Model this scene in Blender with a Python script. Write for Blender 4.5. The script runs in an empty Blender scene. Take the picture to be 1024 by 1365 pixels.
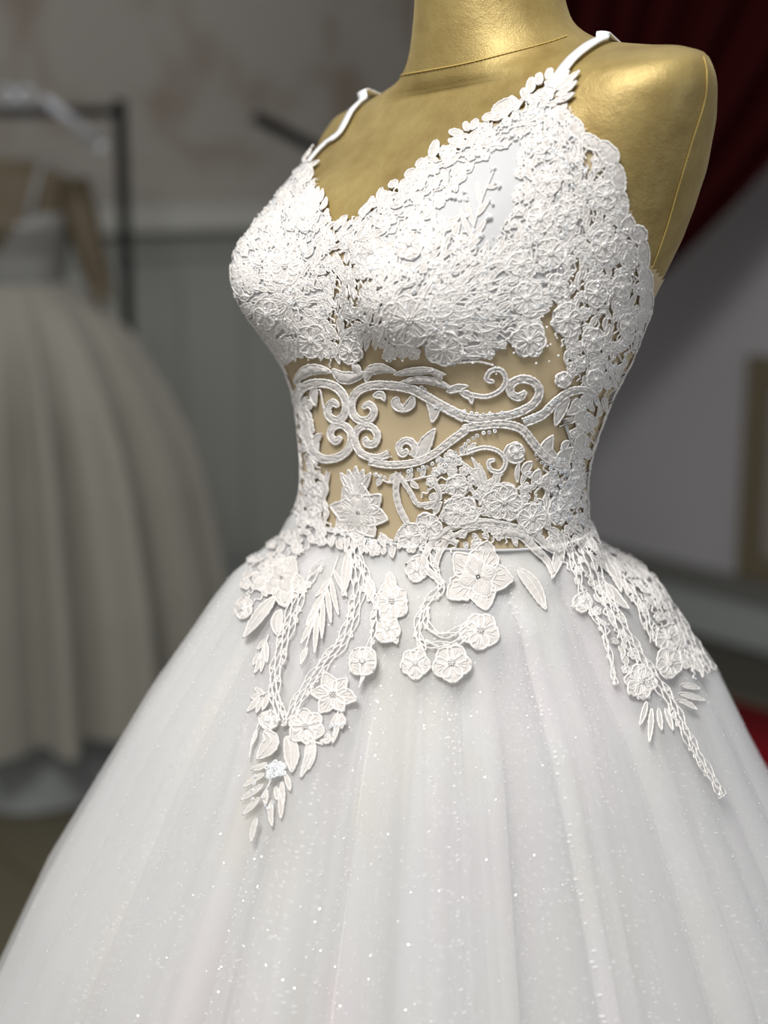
import bpy, bmesh, math, random
import numpy as np
from mathutils import Vector, Matrix
from mathutils.bvhtree import BVHTree

random.seed(7); rng = np.random.default_rng(7)
PI = math.pi
sc = bpy.context.scene
COL = sc.collection

# ------------------------------------------------------------------ camera
CAM = np.array([-.044, -1.06, 1.41]); PITCH = math.radians(12.7); FPX = 1982.0
cam_d = bpy.data.cameras.new('camera'); cam = bpy.data.objects.new('camera', cam_d); COL.objects.link(cam)
cam_d.sensor_fit = 'VERTICAL'; cam_d.sensor_height = 36.0; cam_d.sensor_width = 27.0
cam_d.lens = FPX / 1365 * 36.0
cam.location = CAM; cam.rotation_euler = (PI/2 - PITCH, 0, 0)
cam_d.clip_start = .02
cam_d.dof.use_dof = True; cam_d.dof.focus_distance = .975; cam_d.dof.aperture_fstop = 2.9
sc.camera = cam

# ------------------------------------------------------------------ world, lights, exposure
w = bpy.data.worlds.new('shop_ambient'); sc.world = w; w.use_nodes = True
w.node_tree.nodes['Background'].inputs[0].default_value = (1.0, .99, .98, 1)
w.node_tree.nodes['Background'].inputs[1].default_value = .37
def area(name, loc, target, sx, sy, power, col):
    d = bpy.data.lights.new(name, 'AREA'); d.shape = 'RECTANGLE'; d.size = sx; d.size_y = sy; d.energy = power; d.color = col
    o = bpy.data.objects.new(name, d); COL.objects.link(o); o.location = loc
    o.rotation_euler = (Vector(target) - Vector(loc)).to_track_quat('-Z', 'Y').to_euler(); return o
area('shop_window_daylight', (-.60, -1.25, 3.02), (0, 0, 1.2), .8, .8, 52, (1.0, .985, .96))
area('side_window_daylight', (2.2, -1.0, .95), (0, 0, .9), .8, 1.0, 5.5, (.78, .88, 1.0))
sc.view_settings.view_transform = 'Standard'; sc.view_settings.look = 'None'
sc.view_settings.gamma = 1.0; sc.view_settings.use_curve_mapping = False; sc.view_settings.exposure = 0.08
try:
    sc.cycles.transparent_max_bounces = 32
except Exception: pass

# ------------------------------------------------------------------ measuring helpers
CP, SP = math.cos(PITCH), math.sin(PITCH)
def ray(px, py):
    a = (px - 512) / FPX; b = (682.5 - py) / FPX
    return Vector((a, CP + b*SP, -SP + b*CP)).normalized()
def at(px, py, y):
    """point on the sight line of a photo pixel at world depth y"""
    d = ray(px, py); k = (y - CAM[1]) / d.y
    return Vector(CAM) + d*k
def proj(P):
    r = P - CAM; d = r[..., 1]*CP - r[..., 2]*SP; u = r[..., 1]*SP + r[..., 2]*CP
    return 512 + FPX*r[..., 0]/d, 682.5 - FPX*u/d

# ------------------------------------------------------------------ materials
MATS = {}
def nt(name):
    m = bpy.data.materials.new(name); m.use_nodes = True
    n = m.node_tree.nodes; return m, n, m.node_tree.links, n['Principled BSDF']
def bump(n, l, b, scale, strength, dist=.001, detail=4, coord='Object', tex='NOISE', stretch=None):
    tc = n.new('ShaderNodeTexCoord'); src = tc.outputs[coord]
    if stretch:
        mp = n.new('ShaderNodeMapping'); mp.inputs['Scale'].default_value = stretch; l.new(src, mp.inputs[0]); src = mp.outputs[0]
    if tex == 'NOISE':
        t = n.new('ShaderNodeTexNoise'); t.inputs['Scale'].default_value = scale; t.inputs['Detail'].default_value = detail; out = t.outputs[0]
    else:
        t = n.new('ShaderNodeTexVoronoi'); t.inputs['Scale'].default_value = scale; out = t.outputs['Distance']
    l.new(src, t.inputs['Vector'])
    bp = n.new('ShaderNodeBump'); bp.inputs['Strength'].default_value = strength; bp.inputs['Distance'].default_value = dist
    l.new(out, bp.inputs['Height']); l.new(bp.outputs[0], b.inputs['Normal']); return t
def simple(name, col, rough=.6, metal=0, sheen=0, bscale=0, bstr=.3, bdist=.001, vary=0, vscale=3):
    m, n, l, b = nt(name)
    b.inputs['Base Color'].default_value = (*col, 1); b.inputs['Roughness'].default_value = rough; b.inputs['Metallic'].default_value = metal
    b.inputs['Sheen Weight'].default_value = sheen
    if bscale: bump(n, l, b, bscale, bstr, bdist)
    if vary:
        tc = n.new('ShaderNodeTexCoord'); t = n.new('ShaderNodeTexNoise'); t.inputs['Scale'].default_value = vscale; t.inputs['Detail'].default_value = 5
        l.new(tc.outputs['Object'], t.inputs['Vector'])
        r = n.new('ShaderNodeMix'); r.data_type = 'RGBA'; r.inputs[6].default_value = (*[c*(1-vary) for c in col], 1); r.inputs[7].default_value = (*[min(1, c*(1+vary)) for c in col], 1)
        l.new(t.outputs[0], r.inputs[0]); l.new(r.outputs[2], b.inputs['Base Color'])
    MATS[name] = m; return m

def gold_velvet():
    m, n, l, b = nt('gold_velvet')
    tc = n.new('ShaderNodeTexCoord')
    t = n.new('ShaderNodeTexNoise'); t.inputs['Scale'].default_value = 38; t.inputs['Detail'].default_value = 8; t.inputs['Roughness'].default_value = .7
    t2 = n.new('ShaderNodeTexNoise'); t2.inputs['Scale'].default_value = 9; t2.inputs['Detail'].default_value = 3; t2.inputs['Distortion'].default_value = 1.2
    l.new(tc.outputs['Object'], t.inputs['Vector']); l.new(tc.outputs['Object'], t2.inputs['Vector'])
    ad = n.new('ShaderNodeMath'); ad.operation = 'ADD'; l.new(t.outputs[0], ad.inputs[0]); l.new(t2.outputs[0], ad.inputs[1])
    r = n.new('ShaderNodeValToRGB'); e = r.color_ramp.elements
    e[0].position = .30; e[0].color = (.27, .18, .05, 1); e[1].position = .68; e[1].color = (.50, .385, .15, 1)
    hv = n.new('ShaderNodeMath'); hv.operation = 'MULTIPLY'; hv.inputs[1].default_value = .5; l.new(ad.outputs[0], hv.inputs[0])
    l.new(hv.outputs[0], r.inputs[0]); l.new(r.outputs[0], b.inputs['Base Color'])
    b.inputs['Metallic'].default_value = .42; b.inputs['Roughness'].default_value = .48
    b.inputs['Sheen Weight'].default_value = .25; b.inputs['Sheen Roughness'].default_value = .35; b.inputs['Sheen Tint'].default_value = (1, .85, .45, 1)
    g = n.new('ShaderNodeTexNoise'); g.inputs['Scale'].default_value = 900; g.inputs['Detail'].default_value = 2; l.new(tc.outputs['Object'], g.inputs['Vector'])
    b1 = n.new('ShaderNodeBump'); b1.inputs['Strength'].default_value = .35; b1.inputs['Distance'].default_value = .0006; l.new(g.outputs[0], b1.inputs['Height'])
    b2 = n.new('ShaderNodeBump'); b2.inputs['Strength'].default_value = .38; b2.inputs['Distance'].default_value = .003; l.new(t.outputs[0], b2.inputs['Height'])
    l.new(b1.outputs[0], b2.inputs['Normal']); l.new(b2.outputs[0], b.inputs['Normal'])
    MATS['gold_velvet'] = m
gold_velvet()
simple('gold_thread', (.62, .45, .13), .5)
simple('satin_white', (.60, .60, .605), .65, 0, 0, 260, .12)
MATS['satin_white'].node_tree.nodes['Principled BSDF'].inputs['Specular IOR Level'].default_value = .2
simple('satin_strap', (.82, .84, .86), .32)
simple('lace_fill', (.69, .655, .62), .55, 0, .25, 1500, .6, .0006)
simple('lace_cord', (.88, .85, .82), .45, 0, .3, 2200, .5, .0005)

def sequin_mat():
    m, n, l, b = nt('sequin')
    b.inputs['Base Color'].default_value = (.86, .87, .90, 1); b.inputs['Roughness'].default_value = .15; b.inputs['Metallic'].default_value = .12
    b.inputs['Coat Weight'].default_value = .6
    try:
        b.inputs['Thin Film Thickness'].default_value = 420; b.inputs['Thin Film IOR'].default_value = 1.6
    except Exception: pass
    MATS['sequin'] = m
    m, n, l, b = nt('crystal')
    b.inputs['Base Color'].default_value = (.97, .97, .98, 1); b.inputs['Roughness'].default_value = .22; b.inputs['Coat Weight'].default_value = .4
    MATS['crystal'] = m
sequin_mat()

def net(name, col, cover, dots=False, trans=.45):
    """woven net: part of the light passes between the threads"""
    m, n, l, b = nt(name); out = n['Material Output']; n.remove(b)
    df = n.new('ShaderNodeBsdfDiffuse'); df.inputs[0].default_value = (*col, 1)
    tl = n.new('ShaderNodeBsdfTranslucent'); tl.inputs[0].default_value = (*col, 1)
    mx = n.new('ShaderNodeMixShader'); mx.inputs[0].default_value = trans; l.new(df.outputs[0], mx.inputs[1]); l.new(tl.outputs[0], mx.inputs[2])
    tr = n.new('ShaderNodeBsdfTransparent')
    fin = n.new('ShaderNodeMixShader'); l.new(tr.outputs[0], fin.inputs[1]); l.new(mx.outputs[0], fin.inputs[2])
    fin.inputs[0].default_value = cover
    if dots:
        tc = n.new('ShaderNodeTexCoord'); v = n.new('ShaderNodeTexVoronoi'); v.inputs['Scale'].default_value = 1.0; v.inputs['Randomness'].default_value = .55
        l.new(tc.outputs['UV'], v.inputs['Vector'])
        lt = n.new('ShaderNodeMath'); lt.operation = 'LESS_THAN'; lt.inputs[1].default_value = .23; l.new(v.outputs['Distance'], lt.inputs[0])
        mm = n.new('ShaderNodeMath'); mm.operation = 'MULTIPLY_ADD'; mm.inputs[1].default_value = .75; mm.inputs[2].default_value = cover
        l.new(lt.outputs[0], mm.inputs[0]); l.new(mm.outputs[0], fin.inputs[0])
    l.new(fin.outputs[0], out.inputs[0]); MATS[name] = m; return m
net('illusion_net', (.96, .81, .56), .52, trans=.12)
net('tulle_outer', (.935, .935, .935), .24, trans=.22)
net('tulle_top', (.945, .945, .95), .36, trans=.2)
net('tulle_glitter', (.97, .96, .955), .20, dots=True, trans=.25)
simple('skirt_satin', (.63, .61, .585), .55, 0, .2, 0, 0, 0, .06, 4)
def lining_mat():
    m = MATS['skirt_satin']; n, l = m.node_tree.nodes, m.node_tree.links; b = n['Principled BSDF']
    tc = n.new('ShaderNodeTexCoord'); mp = n.new('ShaderNodeMapping'); mp.inputs['Scale'].default_value = (1, 1, .12); l.new(tc.outputs['Object'], mp.inputs[0])
    t = n.new('ShaderNodeTexNoise'); t.inputs['Scale'].default_value = 16; t.inputs['Detail'].default_value = 2; l.new(mp.outputs[0], t.inputs['Vector'])
    r = n.new('ShaderNodeValToRGB'); e = r.color_ramp.elements; e[0].position = .36; e[0].color = (.62, .585, .50, 1); e[1].position = .62; e[1].color = (.66, .585, .60, 1)
    k = e.new(.5); k.color = (.64, .63, .62, 1)
    l.new(t.outputs[0], r.inputs[0]); l.new(r.outputs[0], b.inputs['Base Color'])
lining_mat()
simple('glitter', (1, 1, 1), .2, .25)

# ------------------------------------------------------------------ scene-graph helpers
def tag(o, label, cat, group=None, kind=None):
    o['label'] = label; o['category'] = cat
    if group: o['group'] = group
    if kind: o['kind'] = kind
    return o
def empty(name, loc, label=None, cat=None, group=None):
    o = bpy.data.objects.new(name, None); COL.objects.link(o); o.location = loc; o.empty_display_size = .05
    if label: tag(o, label, cat, group)
    return o
def mesh_obj(name, verts, faces, mat, parent=None, smooth=True, midx=None, uv=None):
    me = bpy.data.meshes.new(name); me.from_pydata([tuple(v) for v in verts], [], [tuple(int(i) for i in f) for f in faces])
    for mm in (mat if isinstance(mat, (list, tuple)) else [mat]): me.materials.append(MATS[mm])
    if midx is not None: me.polygons.foreach_set('material_index', np.array(midx, dtype=np.int32))
    if smooth: me.polygons.foreach_set('use_smooth', np.ones(len(me.polygons), dtype=bool))
    if uv is not None:
        ul = me.uv_layers.new(name='UVMap'); li = np.zeros(len(me.loops), dtype=np.int32); me.loops.foreach_get('vertex_index', li)
        ul.data.foreach_set('uv', np.asarray(uv, dtype=np.float32)[li].ravel())
    me.update()
    o = bpy.data.objects.new(name, me); COL.objects.link(o)
    if parent is not None:
        o.parent = parent
        if parent.parent is None: o.matrix_parent_inverse = Matrix.Translation(-parent.location)
    return o
class Acc:
    """collects shapes for one mesh; slot 0 and 1 are its two materials"""
    def __init__(s): s.v = []; s.f = []; s.m = []
    def add(s, v, f, mi=0):
        b = len(s.v); s.v += [tuple(x) for x in v]; s.f += [tuple(i+b for i in q) for q in f]; s.m += [mi]*len(f)
    def box(s, c, sz, mi=0, R=None):
        c = Vector(c); P = []
        for dx in (-.5, .5):
            for dy in (-.5, .5):
                for dz in (-.5, .5):
                    q = Vector((dx*sz[0], dy*sz[1], dz*sz[2])); P.append(c + (R @ q if R else q))
        s.add(P, [(0,1,3,2),(4,6,7,5),(0,4,5,1),(2,3,7,6),(0,2,6,4),(1,5,7,3)], mi)
    def tube(s, P, r, mi=0, sides=6, closed=False, cap=True):
        P = [Vector(p) for p in P]; n = len(P)
        if n < 2: return
        rr = r if hasattr(r, '__len__') else [r]*n
        V = []; up = None
        for i in range(n):
            a = P[(i-1) % n] if closed else P[max(i-1, 0)]; b = P[(i+1) % n] if closed else P[min(i+1, n-1)]
            t = (b-a); t = t.normalized() if t.length > 1e-9 else Vector((0,0,1))
            if up is None: up = t.orthogonal().normalized()
            up = up - t*up.dot(t); up = up.normalized() if up.length > 1e-6 else t.orthogonal().normalized()
            sd = t.cross(up)
            for k in range(sides):
                an = 2*PI*k/sides; V.append(P[i] + (up*math.cos(an) + sd*math.sin(an))*rr[i])
        Fc = []
        for i in range(n if closed else n-1):
            j = (i+1) % n
            for k in range(sides):
                k2 = (k+1) % sides; Fc.append((i*sides+k, j*sides+k, j*sides+k2, i*sides+k2))
        if cap and not closed:
            Fc.append(tuple(range(sides-1, -1, -1))); Fc.append(tuple((n-1)*sides+k for k in range(sides)))
        s.add(V, Fc, mi)
    def lathe(s, c, prof, n=32, mi=0, rfun=None):
        c = Vector(c); V = []; Fc = []
        for (r, z) in prof:
            for k in range(n):
                a = 2*PI*k/n; q = r*(rfun(a, z) if rfun else 1); V.append(c + Vector((q*math.cos(a), q*math.sin(a), z)))
        for i in range(len(prof)-1):
            for k in range(n):
                k2 = (k+1) % n; Fc.append((i*n+k, i*n+k2, (i+1)*n+k2, (i+1)*n+k))
        Fc.append(tuple(range(n-1, -1, -1))); Fc.append(tuple((len(prof)-1)*n+k for k in range(n)))
        s.add(V, Fc, mi)
    def build(s, name, mat, parent=None, smooth=True):
        return mesh_obj(name, s.v, s.f, mat, parent, smooth, s.m if isinstance(mat, (list, tuple)) else None)
def grid_faces(nr, nu, wrap=True):
    i = np.arange(nr-1)[:, None]; j = np.arange(nu if wrap else nu-1)[None]
    j2 = (j+1) % nu
    return np.stack([i*nu+j+0*j2, i*nu+j2, (i+1)*nu+j2, (i+1)*nu+j], -1).reshape(-1, 4)
def inpoly(x, y, poly):
    if isinstance(x, float): x, y = np.array([x]), np.array([y])
    x = np.asarray(x, float); y = np.asarray(y, float); r = np.zeros(x.shape, bool); n = len(poly)
    for i in range(n):
        x1, y1 = poly[i]; x2, y2 = poly[(i+1) % n]
        if y1 == y2: continue
        c = ((y1 > y) != (y2 > y)) & (x < (x2-x1)*(y-y1)/(y2-y1) + x1); r ^= c
    return r
def inside(x, y, poly):
    r = False; n = len(poly); x1, y1 = poly[-1]
    for x2, y2 in poly:
        if (y1 > y) != (y2 > y) and x < (x2-x1)*(y-y1)/(y2-y1) + x1: r = not r
        x1, y1 = x2, y2
    return r

# ================================================================== the room
def wallpaper():
    m, n, l, b = nt('wallpaper'); tc = n.new('ShaderNodeTexCoord')
    v = n.new('ShaderNodeTexNoise'); v.inputs['Scale'].default_value = 3.2; v.inputs['Detail'].default_value = 3; v.inputs['Distortion'].default_value = .8
    l.new(tc.outputs['Object'], v.inputs['Vector'])
    r = n.new('ShaderNodeValToRGB'); e = r.color_ramp.elements
    e[0].position = .50; e[0].color = (.37, .35, .315, 1); e[1].position = .66; e[1].color = (.28, .235, .19, 1)
    l.new(v.outputs[0], r.inputs[0]); l.new(r.outputs[0], b.inputs['Base Color']); b.inputs['Roughness'].default_value = .85
    MATS['wallpaper'] = m
wallpaper()
simple('wall_paint', (.44, .43, .45), .8, vary=.05, vscale=2)
simple('panel_paint', (.40, .41, .375), .6, vary=.04)
simple('ledge_paint', (.52, .52, .47), .6)
simple('trim_dark', (.16, .16, .15), .6)
simple('trim_pale', (.36, .39, .38), .6)
simple('ceiling_paint', (.30, .31, .28), .9)
simple('floor_tile', (.125, .110, .070), .5, vary=.22, vscale=2.5)
simple('floor_grout', (.07, .065, .05), .9)
simple('rack_metal', (.035, .035, .035), .45, .3)
simple('chrome', (.62, .65, .70), .35, .2)
simple('red_velvet', (.030, .0004, .0008), .8, 0, 0)
simple('red_seat', (.17, .002, .006), .85, 0, 0)
MATS['red_seat'].node_tree.nodes['Principled BSDF'].inputs['Specular IOR Level'].default_value = .1
simple('dark_wood', (.05, .03, .02), .5)
simple('frame_gold', (.17, .14, .09), .6, .1)
simple('canvas', (.30, .28, .25), .8, vary=.15, vscale=4)
simple('cloth_white', (.27, .285, .28), .8, 0, .1)
simple('gown_cream', (.28, .265, .225), .75, 0, .2, vary=.06, vscale=5)
simple('gown_sequin', (.29, .29, .275), .35, .35, 0, 300, .6)
simple('gown_sheer', (.10, .075, .042), .6)

MATS['red_velvet'].node_tree.nodes['Principled BSDF'].inputs['Specular IOR Level'].default_value = .12
def struct(o): o['kind'] = 'structure'; return o
CORNER = Vector((.08, 4.45)); DR = Vector((.65, -.76)); DL = Vector((-.76, -.65))     # the two walls leave the corner
def wp(dirv, s, z, off=0):
    """point on a wall: s along it from the corner, off into the room"""
    nrm = (DL if dirv is DR else DR)
    p = CORNER + dirv*s + nrm*off; return Vector((p.x, p.y, z))
def wall_box(acc, dirv, s0, s1, z0, z1, o0, o1, mi=0):
    P = [wp(dirv, s, z, o) for s in (s0, s1) for z in (z0, z1) for o in (o0, o1)]
    acc.add(P, [(0,1,3,2),(4,6,7,5),(0,4,5,1),(2,3,7,6),(0,2,6,4),(1,5,7,3)], mi)
def wall_part(name, mat, dirv, s0, s1, z0, z1, o0, o1, parent=None, smooth=False):
    a = Acc(); wall_box(a, dirv, s0, s1, z0, z1, o0, o1); return a.build(name, mat, parent, smooth)
HC = 2.75
struct(wall_part('wall_left', 'wallpaper', DL, -.1, 5.2, 0, HC, -.1, 0))
struct(wall_part('wall_right', 'wall_paint', DR, 0, 5.6, 0, HC, -.1, 0))
fl = Acc(); fl.box((-.2, 1.2, -.03), (9, 9, .058)); floor = struct(fl.build('floor', 'floor_grout', None, False))
# floor tiles laid parallel to the walls
TS = .40; tile_me = None
for i in range(1, 9):
    for j in range(1, 9):
        c = CORNER + DL*(TS*i + .2) + DR*(TS*j - 1.0 + .2)
        # keep the tiles on the room side of the right-hand wall and those the room shows
        if (c - CORNER).dot(DR) < .15: continue
        if tile_me is None:
            bm = bmesh.new(); bmesh.ops.create_cube(bm, size=1); bmesh.ops.scale(bm, vec=(TS*.985, TS*.985, .012), verts=bm.verts)
            bmesh.ops.bevel(bm, geom=[e for e in bm.edges], offset=.002, segments=1, affect='EDGES')
            tile_me = bpy.data.meshes.new('tile'); bm.to_mesh(tile_me); bm.free(); tile_me.materials.append(MATS['floor_tile'])
        t = bpy.data.objects.new('tile', tile_me); COL.objects.link(t); t.parent = floor
        t.location = (c.x, c.y, .004); t.rotation_euler = (0, 0, math.atan2(DR.y, DR.x))
# panelled dado on the left wall with a projecting ledge, boards below
dado = struct(wall_part('trim_1', 'panel_paint', DL, .05, 5.0, .02, 1.16, .001, .03))
wall_part('ledge', 'ledge_paint', DL, .05, 5.0, 1.245, 1.322, .001, .13, dado)
wall_part('ledge_moulding', 'panel_paint', DL, .05, 5.0, 1.16, 1.244, .001, .05, dado)
for k in range(20):
    wall_part('panel_board', 'panel_paint', DL, .08 + k*.245, .08 + k*.245 + .235, .14, 1.10, .0305, .042, dado)
b1 = struct(wall_part('baseboard_left', 'trim_pale', DL, .05, 5.0, .012, .13, .0305, .05))
b2 = struct(wall_part('baseboard_right', 'trim_pale', DR, .05, 5.4, .012, .15, .001, .025))
wall_part('baseboard_cap', 'trim_dark', DR, .05, 5.4, .151, .225, .001, .032, b2)

# dark red stage curtain swept to a tie-back behind the dress form
def curtain():
    root = empty('stage_curtain', (wp(DR, .7, 0, .25)), 'dark red velvet curtain swept diagonally behind the gold shoulder', 'curtain')
    nu, nv = 150, 44; V = []
    top0, top1 = at(600, -480, 3.35), at(1420, -480, 2.55); tie = at(700, 520, 3.05)
    for j in range(nv):
        v = j/(nv-1)
        for i in range(nu):
            u = i/(nu-1)
            a = top0.lerp(top1, u); b = tie + Vector((.05*(u-.5), -.03*(u-.5), 0))
            k = v**(1.0 + .55*u)
            p = a.lerp(b, k); p.z -= .30*math.sin(PI*v)*u*u
            amp = .06*(1-v)**.6 + .012
            p += Vector((.2, -.95, 0))*amp*(math.sin(u*2*PI*9 + .8*math.sin(u*13)) + .35*math.sin(u*2*PI*21))
            V.append(p)
    c = mesh_obj('drape', V, grid_faces(nv, nu, False), 'red_velvet', root)
    c.modifiers.new('thick', 'SOLIDIFY').thickness = .004
    t = Acc(); V = []
    nu, nv = 60, 20
    for j in range(nv):
        v = j/(nv-1)
        for i in range(nu):
            u = i/(nu-1)*2*PI
            r = .05 + .05*v + .012*math.sin(u*7)
            V.append((tie.x + r*math.cos(u), tie.y + r*.7*math.sin(u), tie.z*(1-v) + .03))
    mesh_obj('curtain_tail', V, grid_faces(nv, nu), 'red_velvet', root)
    t.tube([tie + Vector((.07*math.cos(a), .055*math.sin(a), 0)) for a in np.linspace(0, 2*PI, 24, endpoint=False)], .012, closed=True)
    t.build('tie_back', 'red_velvet', root)
    p0, p1 = top0 + Vector((-.1, .02, .03)), top1 + Vector((.1, 0, .03))
    r = Acc(); r.tube([p0, p1], .015); r.build('curtain_rail', 'rack_metal', root)
curtain()

# gold framed picture on the right wall
def picture():
    s0 = 1.49; root = empty('framed_picture', wp(DR, s0 + .3, .0, .02), 'gold framed picture hung on the grey wall below the curtain', 'picture')
    z0, z1, s1, wd = .23, .90, s0 + .62, .075
    wall_part('canvas', 'canvas', DR, s0+wd, s1-wd, z0+wd, z1-wd, .004, .012, root)
    wall_part('frame_side', 'frame_gold', DR, s0, s0+wd, z0, z1, .002, .035, root)
    wall_part('frame_side', 'frame_gold', DR, s1-wd, s1, z0, z1, .002, .035, root)
    wall_part('frame_rail', 'frame_gold', DR, s0+wd, s1-wd, z0, z0+wd, .002, .035, root)
    wall_part('frame_rail', 'frame_gold', DR, s0+wd, s1-wd, z1-wd, z1, .002, .035, root)
picture()

# red upholstered bench along the right wall
def bench():
    c = wp(DR, 2.75, 0, 1.575); root = empty('upholstered_bench', c, 'red upholstered bench behind the tulle skirt by the grey wall', 'bench')
    rz = Matrix.Rotation(math.atan2(DR.y, DR.x), 3, 'Z')
    def rb(name, loc, sz, mat, bev):
        bm = bmesh.new(); bmesh.ops.create_cube(bm, size=1); bmesh.ops.scale(bm, vec=sz, verts=bm.verts)
        bmesh.ops.bevel(bm, geom=list(bm.edges), offset=bev, segments=4, affect='EDGES')
        me = bpy.data.meshes.new(name); bm.to_mesh(me); bm.free(); me.materials.append(MATS[mat])
        for p in me.polygons: p.use_smooth = True
        o = bpy.data.objects.new(name, me); COL.objects.link(o); o.parent = root; o.rotation_euler = rz.to_euler(); o.location = rz @ Vector(loc)
    rb('cushion', (0, 0, .36), (1.35, .46, .12), 'red_seat', .035)
    rb('seat_base', (0, 0, .22), (1.31, .43, .16), 'red_seat', .012)
    for sx in (-.6, .6):
        for sy in (-.17, .17): rb('leg', (sx, sy, .078), (.05, .05, .126), 'dark_wood', .006)
bench()

# ------------------------------------------------------------------ garment rack and the second gown
def rack():
    base = at(166, 300, 2.98); root = empty('garment_rack', (base.x, base.y, .012), 'black metal garment rack standing behind the cream gown', 'rack')
    zt = at(166, 143, 2.98).z
    a = Acc(); a.tube([(base.x, base.y, .10), (base.x, base.y, zt + .02)], .017, sides=12); a.build('post', 'rack_metal', root)
    e = at(-160, 105, 2.98)
    e.z = zt + .02
    a = Acc(); a.tube([(base.x, base.y, zt - .012), (e.x, e.y, zt - .012)], .014, sides=12); a.build('top_rail', 'rack_metal', root)
    a = Acc(); a.tube([(e.x, e.y, .10), (e.x, e.y, zt + .02)], .017, sides=12); a.build('post', 'rack_metal', root)
    for q in (base, e):
        a = Acc(); a.box((q.x, q.y, .075), (.06, .36, .035)); a.build('foot', 'rack_metal', root, False)
        for s in (-.15, .15):
            a = Acc(); a.tube([(q.x-.012, q.y+s, .036), (q.x+.012, q.y+s, .036)], .024, sides=14); a.build('caster', 'rack_metal', root)
    a = Acc(); p0, p1 = at(62, 134, 2.95), at(134, 192, 2.50)
    a.tube([p0, p1], .013, sides=12); a.build('face_out_arm', 'chrome', root)
    for px in (10, 34):
        c = at(px, 128, 2.96); a = Acc()
        a.tube([c + Vector((.019*math.cos(t), 0, .019*math.sin(t))) for t in np.linspace(0, 2*PI, 20, endpoint=False)], .006, closed=True)
        a.build('ring', 'chrome', root)
rack()
def rail():
    p0, p1 = at(342, 157, 2.6), at(470, 222, 2.9); root = empty('display_rail', (p1.x, p1.y, .012), 'dark rod of a second rail jutting out left of the dress form', 'rail')
    a = Acc(); a.tube([p0, p1], .016, sides=12); a.build('arm', 'rack_metal', root)
    a = Acc(); a.tube([(p1.x, p1.y, .02), (p1.x, p1.y, p1.z + .03)], .018, sides=12); a.build('post', 'rack_metal', root)
    a = Acc(); a.lathe((p1.x, p1.y, .012), [(.18, 0), (.18, .012), (.03, .022)], 28); a.build('base', 'rack_metal', root)
rail()

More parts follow.
